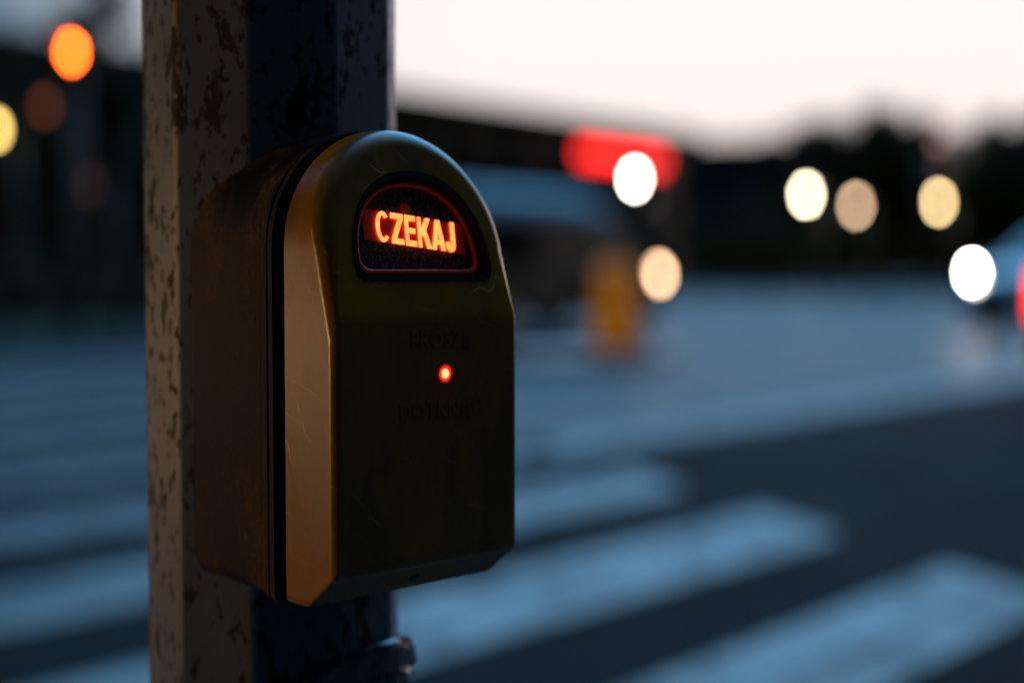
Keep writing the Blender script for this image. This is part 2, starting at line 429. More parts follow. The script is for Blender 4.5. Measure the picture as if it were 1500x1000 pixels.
# ------------------------------------------------------------------ street lamps
def street_lamp(px, py, D, dia, col, strength, label, az=0.0):
    c = at(px, py, D); z = c.z
    t = thing('street_lamp', label, 'street lamp', (c.x, c.y, 0), az, 'lit street lamps')
    back = 0.75
    bm = bmesh.new(); tube(bm, [(back, 0, 0), (back, 0, 1.0), (back, 0, z + .12)], [.10, .075, .045], 12); obj('pole', bm, steel, t, smooth=True)
    bm = bmesh.new(); tube(bm, [(back, 0, z + .06), (back * .75, 0, z + .26), (.25, 0, z + .30)], [.035, .03, .03], 8); obj('arm', bm, steel, t, smooth=True)
    bm = bmesh.new()
    tube(bm, [(0, 0, z + .36), (0, 0, z + .30), (0, 0, z + .16), (0, 0, z + .12)], [dia * .12, dia * .45, dia * .58, dia * .58], 16)
    hd = obj('lamp_head', bm, steel, t, smooth=True)
    bm = bmesh.new(); bmesh.ops.create_uvsphere(bm, u_segments=20, v_segments=12, radius=dia / 2, matrix=Matrix.Translation((0, 0, z)) @ Matrix.Diagonal((1, 1, .95, 1)))
    obj('lens', bm, lamp('street lamp light', col, strength), hd, smooth=True)
    return t
street_lamp(930, 262, 58, .32, (1.0, .90, .72), 80, 'brightest cream white street lamp, beside the red sign above the van')
street_lamp(1181, 285, 62, .32, (1.0, .84, .58), 62, 'bright cream street lamp, left of the pair in front of the trees')
street_lamp(1254, 301, 72, .36, (1.0, .66, .42), 26, 'dimmer tan street lamp, next to the bright cream one before the trees')
street_lamp(1375, 296, 66, .32, (1.0, .74, .36), 42, 'cream yellow street lamp standing apart, above the oncoming headlights')
street_lamp(1376, 200, 72, .5, (1.0, .50, .33), 1.3, 'high dim brownish street lamp above the dip of the tree row', R(180))
street_lamp(-8, 190, 42, .3, (1.0, .66, .18), 22, 'yellow street lamp cut by the left edge of the photo')
street_lamp(66, 156, 40, .3, (1.0, .24, .07), .75, 'dim orange lamp below the red traffic light')
street_lamp(131, 272, 46, .3, (1.0, .40, .28), .22, 'very dim reddish lamp low down beside the rusty pole')

# unseen lamp added to our left: its light grazes the box, pole and bollard
lz = 3.8; lx, ly = -13.0, .1
so_ = thing('street_lamp', 'unseen warm orange street lamp added outside the picture, lighting the yellow box', 'street lamp', (lx, ly, 0), R(200), 'lit street lamps')
bm = bmesh.new(); tube(bm, [(.75, 0, 0), (.75, 0, 1), (.75, 0, lz + .1)], [.10, .075, .045], 12); obj('pole', bm, steel, so_, smooth=True)
bm = bmesh.new(); tube(bm, [(.75, 0, lz + .05), (.5, 0, lz + .25), (.1, 0, lz + .28)], [.035, .03, .03], 8); obj('arm', bm, steel, so_, smooth=True)
bm = bmesh.new(); tube(bm, [(0, 0, lz + .36), (0, 0, lz + .30), (0, 0, lz + .18), (0, 0, lz + .13)], [.04, .14, .19, .19], 16); hd_ = obj('lamp_head', bm, steel, so_, smooth=True)
bm = bmesh.new(); bmesh.ops.create_uvsphere(bm, u_segments=20, v_segments=12, radius=.14, matrix=Matrix.Translation((0, 0, lz - .02))); obj('lens', bm, lamp('added lamp light', (1.0, .45, .14), 4), hd_, smooth=True)
pl_ = bpy.data.lights.new('added_lamp_light', 'POINT'); pl_.energy = 200; pl_.color = (1.0, .50, .19); pl_.shadow_soft_size = .22
po_ = bpy.data.objects.new('added_lamp_light', pl_); C.objects.link(po_); po_.location = (lx, ly, lz - .35)

# ------------------------------------------------------------------ traffic light
c = at(107, 76, 26)
tl = thing('traffic_light', 'traffic light on a slim post showing red, its lamp glowing orange', 'traffic light', (c.x, c.y, 0), R(-14))
bm = bmesh.new(); tube(bm, [(0, .25, 0), (0, .25, c.z + .5)], [.07, .055], 14); obj('post', bm, steel, tl, smooth=True)
bm = bmesh.new(); box(bm, (0, .08, c.z - .28), (.34, .22, .96)); box(bm, (0, .2, c.z - .28), (.08, .12, .3))
bevel(obj('housing', bm, blackp, tl), .04, 3)
for k, (nm, em) in enumerate((('red', ((1.0, .11, .009), 78)), ('amber', None), ('green', None))):
    z = c.z - .28 * k
    bm = bmesh.new(); tube(bm, [(0, -.025, z), (0, -.045, z)], [.105, .085], 24)
    l = obj('lens', bm, lamp('signal lamp', *em) if em else glass_dark, tl)
    l['label'] = 'lit top lens' if em else 'unlit %s lens' % nm
    bm = bmesh.new()
    prev = None
    for q in range(13):
        a = math.pi * q / 12; x = math.cos(a) * .125; zz = z + math.sin(a) * .125
        cur = [bm.verts.new((x, -.03, zz)), bm.verts.new((x, -.24 if 2 < q < 10 else -.16, zz)), bm.verts.new((x * .95, -.24 if 2 < q < 10 else -.16, z + (zz - z) * .95)), bm.verts.new((x * .95, -.03, z + (zz - z) * .95))]
        if prev:
            for e in range(4): bm.faces.new((prev[e], cur[e], cur[(e + 1) % 4], prev[(e + 1) % 4]))
        prev = cur
    obj('visor', bm, blackp, l)

# ------------------------------------------------------------------ vehicles
def vehicle(name, label, cat, loc, heading, paint, prof, hw, belt, zroof, taper, wheels, glass, screens, head=None, tail=None, wr=.33, group=None):
    """local +x is forward; heading = azimuth clockwise from +Y"""
    t = thing(name, label, cat, loc, R(90) - heading, group)
    def W(x, z):
        k = max(0, (z - belt) / (zroof - belt)); L = (prof_xmax - prof_xmin) / 2; e = abs(x - (prof_xmax + prof_xmin) / 2) / L
        return hw * (1 - taper * k) * (1 - .10 * max(0, e - .6) / .4)
    prof_xmax = max(p[0] for p in prof); prof_xmin = min(p[0] for p in prof)
    # wheel arches cut in the lower edge
    pts = list(prof)
    low = []
    for wx in wheels:
        for k in range(9):
            a = math.pi * k / 8
            low.append((wx - math.cos(a) * (wr + .07), max(.22, wr + math.sin(a) * (wr + .07))))
    pts = pts + [p for p in sorted(low[:9]) ] + [p for p in sorted(low[9:])]
    bm = bmesh.new()
    A = [bm.verts.new((x, W(x, z), z)) for x, z in pts]; B = [bm.verts.new((x, -W(x, z), z)) for x, z in pts]
    bm.faces.new(A); bm.faces.new(B[::-1]); n = len(pts)
    for i in range(n): bm.faces.new((A[i], B[i], B[(i + 1) % n], A[(i + 1) % n]))
    bmesh.ops.recalc_face_normals(bm, faces=bm.faces[:])
    body = bevel(obj('body', bm, paint, t), .05, 3, 35)
    for g in glass:
        for sgn in (1, -1):
            bm = bmesh.new()
            a = [bm.verts.new((x, sgn * (W(x, z) + .006), z)) for x, z in g]; b = [bm.verts.new((x, sgn * (W(x, z) - .03), z)) for x, z in g]
            bm.faces.new(a); bm.faces.new(b[::-1])
            for i in range(len(g)): bm.faces.new((a[i], b[i], b[(i + 1) % len(g)], a[(i + 1) % len(g)]))
            bmesh.ops.recalc_face_normals(bm, faces=bm.faces[:])
            obj('side_window', bm, glass_dark, t)
    for nm, (x0, z0), (x1, z1) in screens:
        d = Vector((x1 - x0, 0, z1 - z0)); nn = Vector((d.z, 0, -d.x)).normalized()
        if (nm == 'windscreen') != (nn.x > 0): nn = -nn
        a0 = Vector((x0, 0, z0)) + d * .08; a1 = Vector((x0, 0, z0)) + d * .92
        bm = bmesh.new(); vv = []
        for off in (.008, -.02):
            vv.append([bm.verts.new(a0 + nn * off + Vector((0, W(a0.x, a0.z) * .9, 0))), bm.verts.new(a0 + nn * off - Vector((0, W(a0.x, a0.z) * .9, 0))),
                       bm.verts.new(a1 + nn * off - Vector((0, W(a1.x, a1.z) * .88, 0))), bm.verts.new(a1 + nn * off + Vector((0, W(a1.x, a1.z) * .88, 0)))])
        bm.faces.new(vv[0]); bm.faces.new(vv[1][::-1])
        for i in range(4): bm.faces.new((vv[0][i], vv[1][i], vv[1][(i + 1) % 4], vv[0][(i + 1) % 4]))
        bmesh.ops.recalc_face_normals(bm, faces=bm.faces[:])
        obj(nm, bm, glass_dark, t)
    for wx in wheels:
        for sgn in (1, -1):
            y = sgn * (hw - .12)
            bm = bmesh.new(); tube(bm, [(wx, y - .10, wr), (wx, y - .085, wr), (wx, y + .085, wr), (wx, y + .10, wr)], [wr * .9, wr, wr, wr * .9], 28)
            ty = obj('wheel', bm, rubber, t, smooth=False)
            bm = bmesh.new(); yy = y + sgn * .10
            tube(bm, [(wx, yy - sgn * .03, wr), (wx, yy + sgn * .012, wr)], [wr * .62, wr * .58], 24)
            for k in range(5):
                a = k * 2 * math.pi / 5
                box(bm, (wx + math.cos(a) * wr * .3, yy + sgn * .016, wr + math.sin(a) * wr * .3), (.05, .02, .05))
            obj('rim', bm, rim_m, ty)
    if head:
        x, y, z, sx, sy, sz, m_ = head
        for sgn in (1, -1):
            bm = bmesh.new(); bmesh.ops.create_uvsphere(bm, u_segments=18, v_segments=12, radius=1, matrix=Matrix.Translation((x, sgn * y, z)) @ Matrix.Diagonal((sx, sy, sz, 1)))
            obj('headlight', bm, m_, t, smooth=True)
    if tail:
        x, y, z, sx, sy, sz, m_ = tail
        for sgn in (1, -1):
            bm = bmesh.new(); box(bm, (x, sgn * y, z), (sx, sy, sz))
            bevel(obj('tail_light', bm, m_, t), .02)
    xr = prof_xmax
    for x, nm in ((prof_xmin - .012, 'number_plate'), (prof_xmax + .012, 'number_plate')):
        bm = bmesh.new(); box(bm, (x, 0, .45), (.02, .5, .11)); obj(nm, bm, frame_m, t)
    for sgn in (1, -1):
        bm = bmesh.new(); mx = screens[0][1][0] - .12
        box(bm, (mx, sgn * (hw + .09), belt + .08), (.10, .16, .13)); bevel(obj('wing_mirror', bm, paint, t), .03)
    return t
carprof = [(2.10, .22), (2.16, .40), (2.12, .62), (1.95, .76), (1.05, .93), (.35, 1.38), (-.1, 1.46), (-1.1, 1.44), (-1.75, 1.22), (-2.05, .98), (-2.12, .60), (-2.10, .22)]
carglass = [[(.80, .97), (.30, 1.33), (-.25, 1.38), (-.25, .97)], [(-.33, .97), (-.33, 1.38), (-1.05, 1.36), (-1.45, 1.2), (-1.6, .99)]]
carscr = [('windscreen', (1.05, .93), (.35, 1.38)), ('rear_window', (-1.75, 1.22), (-1.1, 1.44))]
vanprof = [(2.55, .24), (2.62, .5), (2.55, .85), (2.35, 1.02), (1.85, 1.14), (1.35, 1.74), (1.25, 1.80), (-2.50, 1.80), (-2.56, 1.5), (-2.58, .6), (-2.55, .24)]
vanglass = [[(1.60, 1.18), (1.22, 1.68), (.45, 1.72), (.45, 1.18)], [(.36, 1.18), (.36, 1.72), (-.95, 1.72), (-.95, 1.18)], [(-1.04, 1.18), (-1.04, 1.72), (-2.3, 1.70), (-2.3, 1.18)]]
vanscr = [('windscreen', (1.85, 1.14), (1.35, 1.74)), ('rear_window', (-2.57, 1.2), (-2.52, 1.72))]
vanpaint = mat('deep blue van paint', (0.003, 0.012, 0.022), .5, spec=.25)
bluepaint = mat('blue car paint', (0.012, 0.08, 0.19), .25, spec=.6, coat=.6)
darkpaint = mat('dark car paint', (0.02, 0.022, 0.025), .3, coat=.5)
hl_cold = lamp('headlight light', (1.0, .84, .70), 150)
hl_tan = lamp('headlight low light', (1.0, .60, .34), 26)
hl_off = mat('headlight glass', (.35, .36, .38), .15)
tl_on = lamp('tail light glow', (1.0, .03, .004), 5)
tl_off = mat('tail light red', (.25, .01, .01), .25)

vp = on_ground(940, 484)
van = vehicle('van', 'dark blue van with tan lit headlamp passing behind the yellow bollard', 'van', tuple((vp - RU * 2.9 + RN * -.2).to_2d()) + (0,), RAZ, vanpaint, vanprof, .98, 1.15, 1.8, .08, (1.65, -1.6), vanglass, vanscr,
        head=(2.43, .86, .97, .12, .10, .10, hl_tan), tail=(-2.57, .86, 1.1, .05, .12, .5, tl_off), wr=.34)
suvprof = [(2.28, .26), (2.34, .48), (2.30, .85), (2.12, 1.02), (1.15, 1.14), (.45, 1.64), (0, 1.72), (-1.6, 1.70), (-2.15, 1.45), (-2.28, 1.1), (-2.32, .6), (-2.28, .26)]
suvglass = [[(.92, 1.17), (.40, 1.58), (-.25, 1.62), (-.25, 1.17)], [(-.33, 1.17), (-.33, 1.62), (-1.25, 1.61), (-1.25, 1.17)], [(-1.33, 1.18), (-1.33, 1.6), (-1.8, 1.5), (-1.9, 1.2)]]
suvscr = [('windscreen', (1.15, 1.14), (.45, 1.64)), ('rear_window', (-2.15, 1.45), (-1.6, 1.70))]
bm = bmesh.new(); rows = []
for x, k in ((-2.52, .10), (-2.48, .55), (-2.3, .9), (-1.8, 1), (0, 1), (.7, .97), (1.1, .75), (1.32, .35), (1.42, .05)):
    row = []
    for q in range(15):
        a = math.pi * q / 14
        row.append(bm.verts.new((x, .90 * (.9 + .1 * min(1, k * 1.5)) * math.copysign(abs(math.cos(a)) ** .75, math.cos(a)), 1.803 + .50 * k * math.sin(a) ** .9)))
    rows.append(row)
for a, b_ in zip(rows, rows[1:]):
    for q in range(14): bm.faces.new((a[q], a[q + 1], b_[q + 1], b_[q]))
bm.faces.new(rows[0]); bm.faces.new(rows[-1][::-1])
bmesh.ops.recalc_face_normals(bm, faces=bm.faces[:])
obj('roof', bm, mat('van roof with sky sheen', (.05, .10, .15), .5), van, smooth=True)['label'] = 'domed roof with sky sheen in its blue'  # the sky's reflection is put into the roof colour
# dark car at the very right edge, seen from behind
hd_b = RAZ; D_b = 11.5
cb = at(1528, 430, D_b)
fwd = Vector((math.sin(hd_b), math.cos(hd_b), 0)); lft = Vector((-fwd.y, fwd.x, 0))
org = cb + fwd * 2.10 - lft * .70
vehicle('car', 'dark car cut by the right edge of the photo, its red tail light on', 'car', (org.x, org.y, 0), hd_b, darkpaint, carprof, .87, .95, 1.46, .22, (1.32, -1.28), carglass, carscr,
        head=(2.04, .62, .64, .09, .17, .09, hl_off), tail=(-2.10, .70, .82, .07, .18, .36, tl_on), wr=.32, group='cars on the road')
# blue car facing us behind it, one headlight in the picture
# oncoming car far down the road; one headlight shows, the other is behind the blue car
cs = at(1424, 399, 24)
hs_ = math.pi + R(52); fs = Vector((math.sin(hs_), math.cos(hs_), 0)); ls = Vector((-fs.y, fs.x, 0))
o_ = cs - fs * 2.22 + ls * .70
vehicle('car', 'blue car facing the crossing with a bright white headlight, at the right edge', 'car', (o_.x, o_.y, 0), hs_, bluepaint, suvprof, .93, 1.15, 1.72, .2, (1.42, -1.38), suvglass, suvscr,
        head=(2.22, .70, cs.z, .06, .085, .075, hl_cold), tail=(-2.28, .80, 1.0, .07, .16, .3, tl_off), wr=.36, group='cars on the road')

# unseen cars added to the left: their headlights light the box side and pole
whl = lamp('warm headlight', (1.0, .66, .42), 12)
def waiting_car(wc, label, energy, col, soft, paint):
    h = math.atan2(-.12 - wc.x, .78 - wc.y); f = Vector((math.sin(h), math.cos(h), 0))
    vehicle('car', label, 'car', tuple((wc - f * 2.1).to_2d()) + (0,), h, paint, carprof, .87, .95, 1.46, .22, (1.32, -1.28), carglass, carscr,
            head=(2.06, .62, .66, .08, .14, .10, whl), tail=(-2.08, .72, .80, .07, .17, .24, tl_off), wr=.32, group='cars on the road')
    ld = bpy.data.lights.new('headlight_beam', 'SPOT'); ld.energy = energy; ld.color = col; ld.spot_size = R(24); ld.spot_blend = .6; ld.shadow_soft_size = soft
    lo = bpy.data.objects.new('headlight_beam', ld); C.objects.link(lo); lo.location = wc + f * .14 + ZV * .70
    lo.rotation_euler = (Vector((-.12, .78, .90)) - lo.location).to_track_quat('-Z', 'Y').to_euler()
waiting_car(Vector((-5.2, 2.7, 0)), 'unseen dark car waiting nearest to the crossing with warm headlights on', 60, (1.0, .58, .30), .12, darkpaint)
waiting_car(Vector((-9.5, -.1, 0)), 'unseen blue car added farther back, its warm headlights edging the box', 640, (1.0, .58, .25), .16, bluepaint)  # second car added for the highlight along the box edge

# ------------------------------------------------------------------ the steel pole (ten flat sides)
pm = bpy.data.materials.new('flaking grey paint on steel'); pm.use_nodes = True
t = pm.node_tree; b = t.nodes['Principled BSDF']; tcn = t.nodes.new('ShaderNodeTexCoord')
def nz(tree, src, scale, stretch=(1, 1, 1), detail=6, rough=.6, off=(0, 0, 0)):
    mp = tree.nodes.new('ShaderNodeMapping'); mp.inputs['Scale'].default_value = stretch; mp.inputs['Location'].default_value = off
    tree.links.new(src, mp.inputs[0])
    n = tree.nodes.new('ShaderNodeTexNoise'); n.inputs['Scale'].default_value = scale; n.inputs['Detail'].default_value = detail; n.inputs['Roughness'].default_value = rough
    tree.links.new(mp.outputs[0], n.inputs['Vector']); return n.outputs[0]
src = tcn.outputs['Object']
spots = sstep(t, nz(t, src, 130, (1, 1, .6), 5), .555, .615)
big = sstep(t, nz(t, src, 40, (1, 1, .40), 7, .68, (3, 1, 0)), .56, .60)
pits = M(t, 'MAXIMUM', spots, big)
cl = sstep(t, nz(t, src, 12, (1, 1, .5)), .3, .7)
grey = mixc(t, cl, (.122, .150, .190), (.074, .092, .115))
t.links.new(mixc(t, pits, grey, (.030, .024, .020)), b.inputs['Base Color'])
t.links.new(M(t, 'ADD', M(t, 'MULTIPLY', pits, .4), .45), b.inputs['Roughness']); b.inputs['Specular IOR Level'].default_value = .3
bp = t.nodes.new('ShaderNodeBump'); bp.inputs['Strength'].default_value = .3; bp.inputs['Distance'].default_value = .0005
hgt = M(t, 'ADD', M(t, 'MULTIPLY', pits, -1.0), M(t, 'MULTIPLY', nz(t, src, 180), .35))
t.links.new(hgt, bp.inputs['Height']); t.links.new(bp.outputs[0], b.inputs['Normal'])

PC = Vector((-0.1452, 0.868, 0)); PR = 0.0768
pole = thing('signal_pole', 'ten sided grey steel pole with flaking paint carrying the push button box', 'pole', PC)
bm = bmesh.new()
n10 = 10
def pole_ring(z, r): return [bm.verts.new((math.cos(-(math.pi / 2) + R(9.7 + (-81.5 + 36 * k))) * r, math.sin(-(math.pi / 2) + R(9.7 + (-81.5 + 36 * k))) * r, z)) for k in range(10)]
zz = [0.12, .5, 1.0, 1.5, 2.4, 3.6]
rings = [pole_ring(z, PR * (1.0 + (1.0 - z) * .004)) for z in zz]
for a, b_ in zip(rings, rings[1:]):
    for k in range(10): bm.faces.new((a[k], a[(k + 1) % 10], b_[(k + 1) % 10], b_[k]))
bm.faces.new(rings[0][::-1]); bm.faces.new(rings[-1])
bmesh.ops.recalc_face_normals(bm, faces=bm.faces[:])
bevel(obj('shaft', bm, pm, pole), .0035, 3, 20)
bm = bmesh.new(); tube(bm, [(0, 0, .115), (0, 0, .14)], [.15, .15], 10); 
for k in range(4):
    a = k * math.pi / 2 + .6; tube(bm, [(math.cos(a) * .125, math.sin(a) * .125, .13), (math.cos(a) * .125, math.sin(a) * .125, .17)], [.012, .012], 6)
obj('foot_flange', bm, pm, pole)
bm = bmesh.new(); tube(bm, [(0, 0, 3.6), (0, 0, 3.62), (0, 0, 3.65)], [.09, .088, .04], 20); obj('cap', bm, blackp, pole)

# crumpled plastic tape wound round the pole below the box
tape_m = mat('crumpled dark plastic film', (.045, .05, .055), .22, spec=.7, noise=(60, (.16, .13, .12), .55, .7), bump=(40, .6, .004))
bm = bmesh.new()
rows = []
nr, nc = 12, 90
for i in range(nr):
    row = []
    for k in range(nc):
        a = 2 * math.pi * k / nc
        azd = (math.degrees(a) + 90) % 360
        bulge = 0.008 * math.exp(-((azd - 78) / 22) ** 2) * math.sin(math.pi * i / (nr - 1)) ** .6
        r = PR * 1.005 + .0015 + .0018 * abs(math.sin(k * 1.7 + i * 1.3) * math.sin(i * 2.2 + k * .53)) + bulge * (.75 + .35 * math.sin(i * 2.1 + k))
        z = .700 + .036 * i / (nr - 1) + .048 * math.cos(math.radians(azd - 70)); row.append(bm.verts.new((math.cos(a) * r, math.sin(a) * r, z + .004 * math.sin(3 * a + i))))
    rows.append(row)
for a, b_ in zip(rows, rows[1:]):
    for k in range(nc): bm.faces.new((a[k], a[(k + 1) % nc], b_[(k + 1) % nc], b_[k]))
tp = obj('tape', bm, tape_m, None, smooth=True); tp.location = PC
so = tp.modifiers.new('s', 'SOLIDIFY'); so.thickness = .0006
tag(tp, 'crumpled dark plastic tape wound round the pole under the box', 'tape')

# ------------------------------------------------------------------ the push button box
OX = Vector((-0.0874, 0.700, 1.0))                   # front left edge at eye height
bxt = thing('push_button_box', 'yellow pedestrian crossing request box with lit red wait display on the pole', 'crossing button', OX + U * .0635 - NV * .13 + ZV * -.17)
BO = bxt.location.copy()
def bp_(u, z, t_): return OX + U * u + ZV * z - NV * t_ - BO      # local point: t_ = depth behind the front plane
W0 = .127; ZB = -.1705; ZS = .0128; RR = W0 / 2
def arch(w, zb, zs, grow=0.0, rc=.002, seg=64, u_c=RR):
    r = w / 2 + grow; pts = []
    for k in range(5):
        a = math.pi * 1.5 + (math.pi / 2) * k / 4; pts.append((u_c + r - rc + rc * math.cos(a), zb - grow + rc + rc * math.sin(a)))
    for k in range(seg + 1):
        a = math.pi * k / seg; pts.append((u_c + r * math.cos(a), zs + r * math.sin(a)))
    for k in range(5):
        a = math.pi + (math.pi / 2) * k / 4; pts.append((u_c - r + rc + rc * math.cos(a), zb - grow + rc + rc * math.sin(a)))
    return pts
# cover material: scratched and grubby yellow plastic
cm = bpy.data.materials.new('grubby yellow plastic'); cm.use_nodes = True
t = cm.node_tree; b = t.nodes['Principled BSDF']; tcn = t.nodes.new('ShaderNodeTexCoord'); src = tcn.outputs['Object']
dirt = sstep(t, nz(t, src, 22, (1, 1, .35), 7, .62), .38, .72)
fine = nz(t, src, 260, (1, 1, .8), 3)
col = mixc(t, dirt, (.33, .142, .012), (.15, .064, .007))
col = mixc(t, M(t, 'MULTIPLY', sstep(t, fine, .62, .75), .35), col, (.10, .06, .03))
# scratches: thin curved lines from warped waves
def scratch(scale, ang, off):
    mp = t.nodes.new('ShaderNodeMapping'); mp.inputs['Rotation'].default_value = ang; mp.inputs['Location'].default_value = off
    t.links.new(src, mp.inputs[0])
    wv = t.nodes.new('ShaderNodeTexWave'); wv.inputs['Scale'].default_value = scale; wv.inputs['Distortion'].default_value = 2.5
    wv.inputs['Detail'].default_value = 1; wv.inputs['Detail Scale'].default_value = 3
    t.links.new(mp.outputs[0], wv.inputs['Vector'])
    ln_ = sstep(t, wv.outputs[1], .9975, .9999)
    msk = sstep(t, nz(t, src, 30, (1, 1, 1), 2, .5, off), .58, .66)
    return M(t, 'MULTIPLY', ln_, msk)
scr = M(t, 'MAXIMUM', scratch(22, (.5, .9, .3), (0, 0, 0)), scratch(17, (1.1, -.5, .8), (2, 1, 0)))
col = mixc(t, M(t, 'MULTIPLY', scr, .6), col, (.75, .52, .26))
t.links.new(col, b.inputs['Base Color'])
t.links.new(M(t, 'ADD', .20, M(t, 'MULTIPLY', dirt, .14)), b.inputs['Roughness']); b.inputs['Specular IOR Level'].default_value = .33
bp2 = t.nodes.new('ShaderNodeBump'); bp2.inputs['Strength'].default_value = .10; bp2.inputs['Distance'].default_value = .0004
t.links.new(M(t, 'ADD', fine, M(t, 'MULTIPLY', scr, -1.5)), bp2.inputs['Height']); t.links.new(bp2.outputs[0], b.inputs['Normal'])

ZC = -.0235; SL = .25; ZF = -.1515; TCH = .024; TB = .043
LEAN = math.atan(SL)
bm = bmesh.new()
prism(bm, arch(W0, ZB, ZS, 0, .0030), -.03, TB, lambda u, z, t_: bp_(u, z, t_))
def cut(p, nrm):
    r = bmesh.ops.bisect_plane(bm, geom=bm.verts[:] + bm.edges[:] + bm.faces[:], plane_co=p, plane_no=nrm, clear_outer=True, dist=1e-6)
    e = [x for x in r['geom_cut'] if isinstance(x, bmesh.types.BMEdge)]
    bmesh.ops.edgeloop_fill(bm, edges=e) if False else bmesh.ops.contextual_create(bm, geom=e)
cut(bp_(0, 0, 0), NV)
nl = (NV + ZV * SL).normalized()
cut(bp_(0, ZC, 0), nl)
nb_ = (NV * (ZF - ZB) - ZV * TCH).normalized()
cut(bp_(0, ZF, 0), nb_)
bmesh.ops.recalc_face_normals(bm, faces=bm.faces[:])
bw = bm.edges.layers.float.new('bevel_weight_edge')
for e in bm.edges:
    if len(e.link_faces) < 2: continue
    ang = e.calc_face_angle(0)
    mid = (e.verts[0].co + e.verts[1].co) / 2 + BO - OX
    tt = -mid.dot(NV); z = mid.z
    if ang < R(8): continue
    if z < ZB + .012 and tt < TB - 1e-4: e[bw] = .16; continue
    if tt > TB - 1e-4: e[bw] = .08; continue
    if z > ZS - .02: e[bw] = .85 if z > ZS + .0 else .40
    else: e[bw] = .45
    if abs(z - ZC) < 1e-4 and abs(tt) < 1e-4: e[bw] = .25
cover = obj('cover', bm, cm, bxt)
md = cover.modifiers.new('bevel', 'BEVEL'); md.width = .011; md.segments = 6; md.limit_method = 'WEIGHT'; md.use_clamp_overlap = False
for p in cover.data.polygons: p.use_smooth = True

# display window geometry on the leaning face: local frame
def lp(u, v, h=0.0):      # u across, v up the leaning face from the crease, h out of it
    z = ZC + v * math.cos(LEAN); t_ = v * math.sin(LEAN)
    return bp_(u, z, t_) + nl * h
def dshape(u0, u1, v0, v1, shrink=0.0, seg=40):
    """flat bottomed dome outline"""
    uc = (u0 + u1) / 2; a = (u1 - u0) / 2 - shrink; vb = v0 + shrink; vt = v1 - shrink
    rc = .0065; pts = []
    vm = vb + (vt - vb) * .16
    for k in range(7):
        q = -math.pi / 2 + (math.pi / 2) * k / 6; pts.append((uc + a - rc + rc * math.cos(q), vb + rc + rc * math.sin(q)))
    vm = max(vm, vb + rc + .0005)
    for k in range(seg + 1):
        q = math.pi * k / seg; pts.append((uc + a * math.copysign(abs(math.cos(q)) ** .92, math.cos(q)), vm + (vt - vm) * math.sin(q) ** .95))
    for k in range(7):
        q = math.pi + (math.pi / 2) * k / 6; pts.append((uc - a + rc + rc * math.cos(q), vb + rc + rc * math.sin(q)))
    return pts
DU0, DU1, DV0, DV1 = .0180, .1120, .0200, .0800
bm = bmesh.new(); prism(bm, dshape(DU0, DU1, DV0, DV1), -.012, .03, lambda u, v, h: lp(u, v, h))
cutter = obj('cutter', bm, cm)
cutter.location = BO
bo_m = cover.modifiers.new('b', 'BOOLEAN'); bo_m.object = cutter; bo_m.operation = 'DIFFERENCE'; bo_m.solver = 'EXACT'
# second pocket: the red indicator
LU, LZ = .0722, -.0530
lc = bp_(LU, LZ, 0)
bm = bmesh.new(); tube(bm, [lc - NV * .004, lc + NV * .01], [.0042, .0042], 32)
cut2 = obj('cutter2', bm, cm); cut2.location = BO
bo2 = cover.modifiers.new('b2', 'BOOLEAN'); bo2.object = cut2; bo2.operation = 'DIFFERENCE'; bo2.solver = 'EXACT'
bpy.context.view_layer.update()
dg = bpy.context.evaluated_depsgraph_get()
me = bpy.data.meshes.new_from_object(cover.evaluated_get(dg))
cover.modifiers.clear(); cover.data = me
me.materials.clear(); me.materials.append(cm)
for p in me.polygons: p.use_smooth = True
me.set_sharp_from_angle(angle=R(38))
wn = cover.modifiers.new('wn', 'WEIGHTED_NORMAL'); wn.keep_sharp = True
for o_ in (cutter, cut2): bpy.data.objects.remove(o_, do_unlink=True)

# black bezel ring in the pocket
bz = mat('black bezel gloss', (.008, .006, .006), .25)
def ring_mesh(o1, o2, h0, h1, f):
    bm = bmesh.new()
    a = [[bm.verts.new(f(u, v, h)) for u, v in o] for o, h in ((o1, h0), (o1, h1), (o2, h1), (o2, h0))]
    n = len(o1)
    for q in range(4):
        for i in range(n): bm.faces.new((a[q][i], a[(q + 1) % 4][i], a[(q + 1) % 4][(i + 1) % n], a[q][(i + 1) % n]))
    bmesh.ops.recalc_face_normals(bm, faces=bm.faces[:])
    return bm
lpf = lambda u, v, h: lp(u, v, h)
o_ = obj('bezel', ring_mesh(dshape(DU0, DU1, DV0, DV1, .0001), dshape(DU0, DU1, DV0, DV1, .0030), -.0115, .0006, lpf), bz, bxt, smooth=False)
# red rim: light from the letters put in as its own faint glow
rim_red = mat('self lit red acrylic', (.16, .006, .004), .18, coat=.6)
rim_red.node_tree.nodes['Principled BSDF'].inputs['Emission Color'].default_value = (1, .02, .01, 1)
rim_red.node_tree.nodes['Principled BSDF'].inputs['Emission Strength'].default_value = .035
disp = None
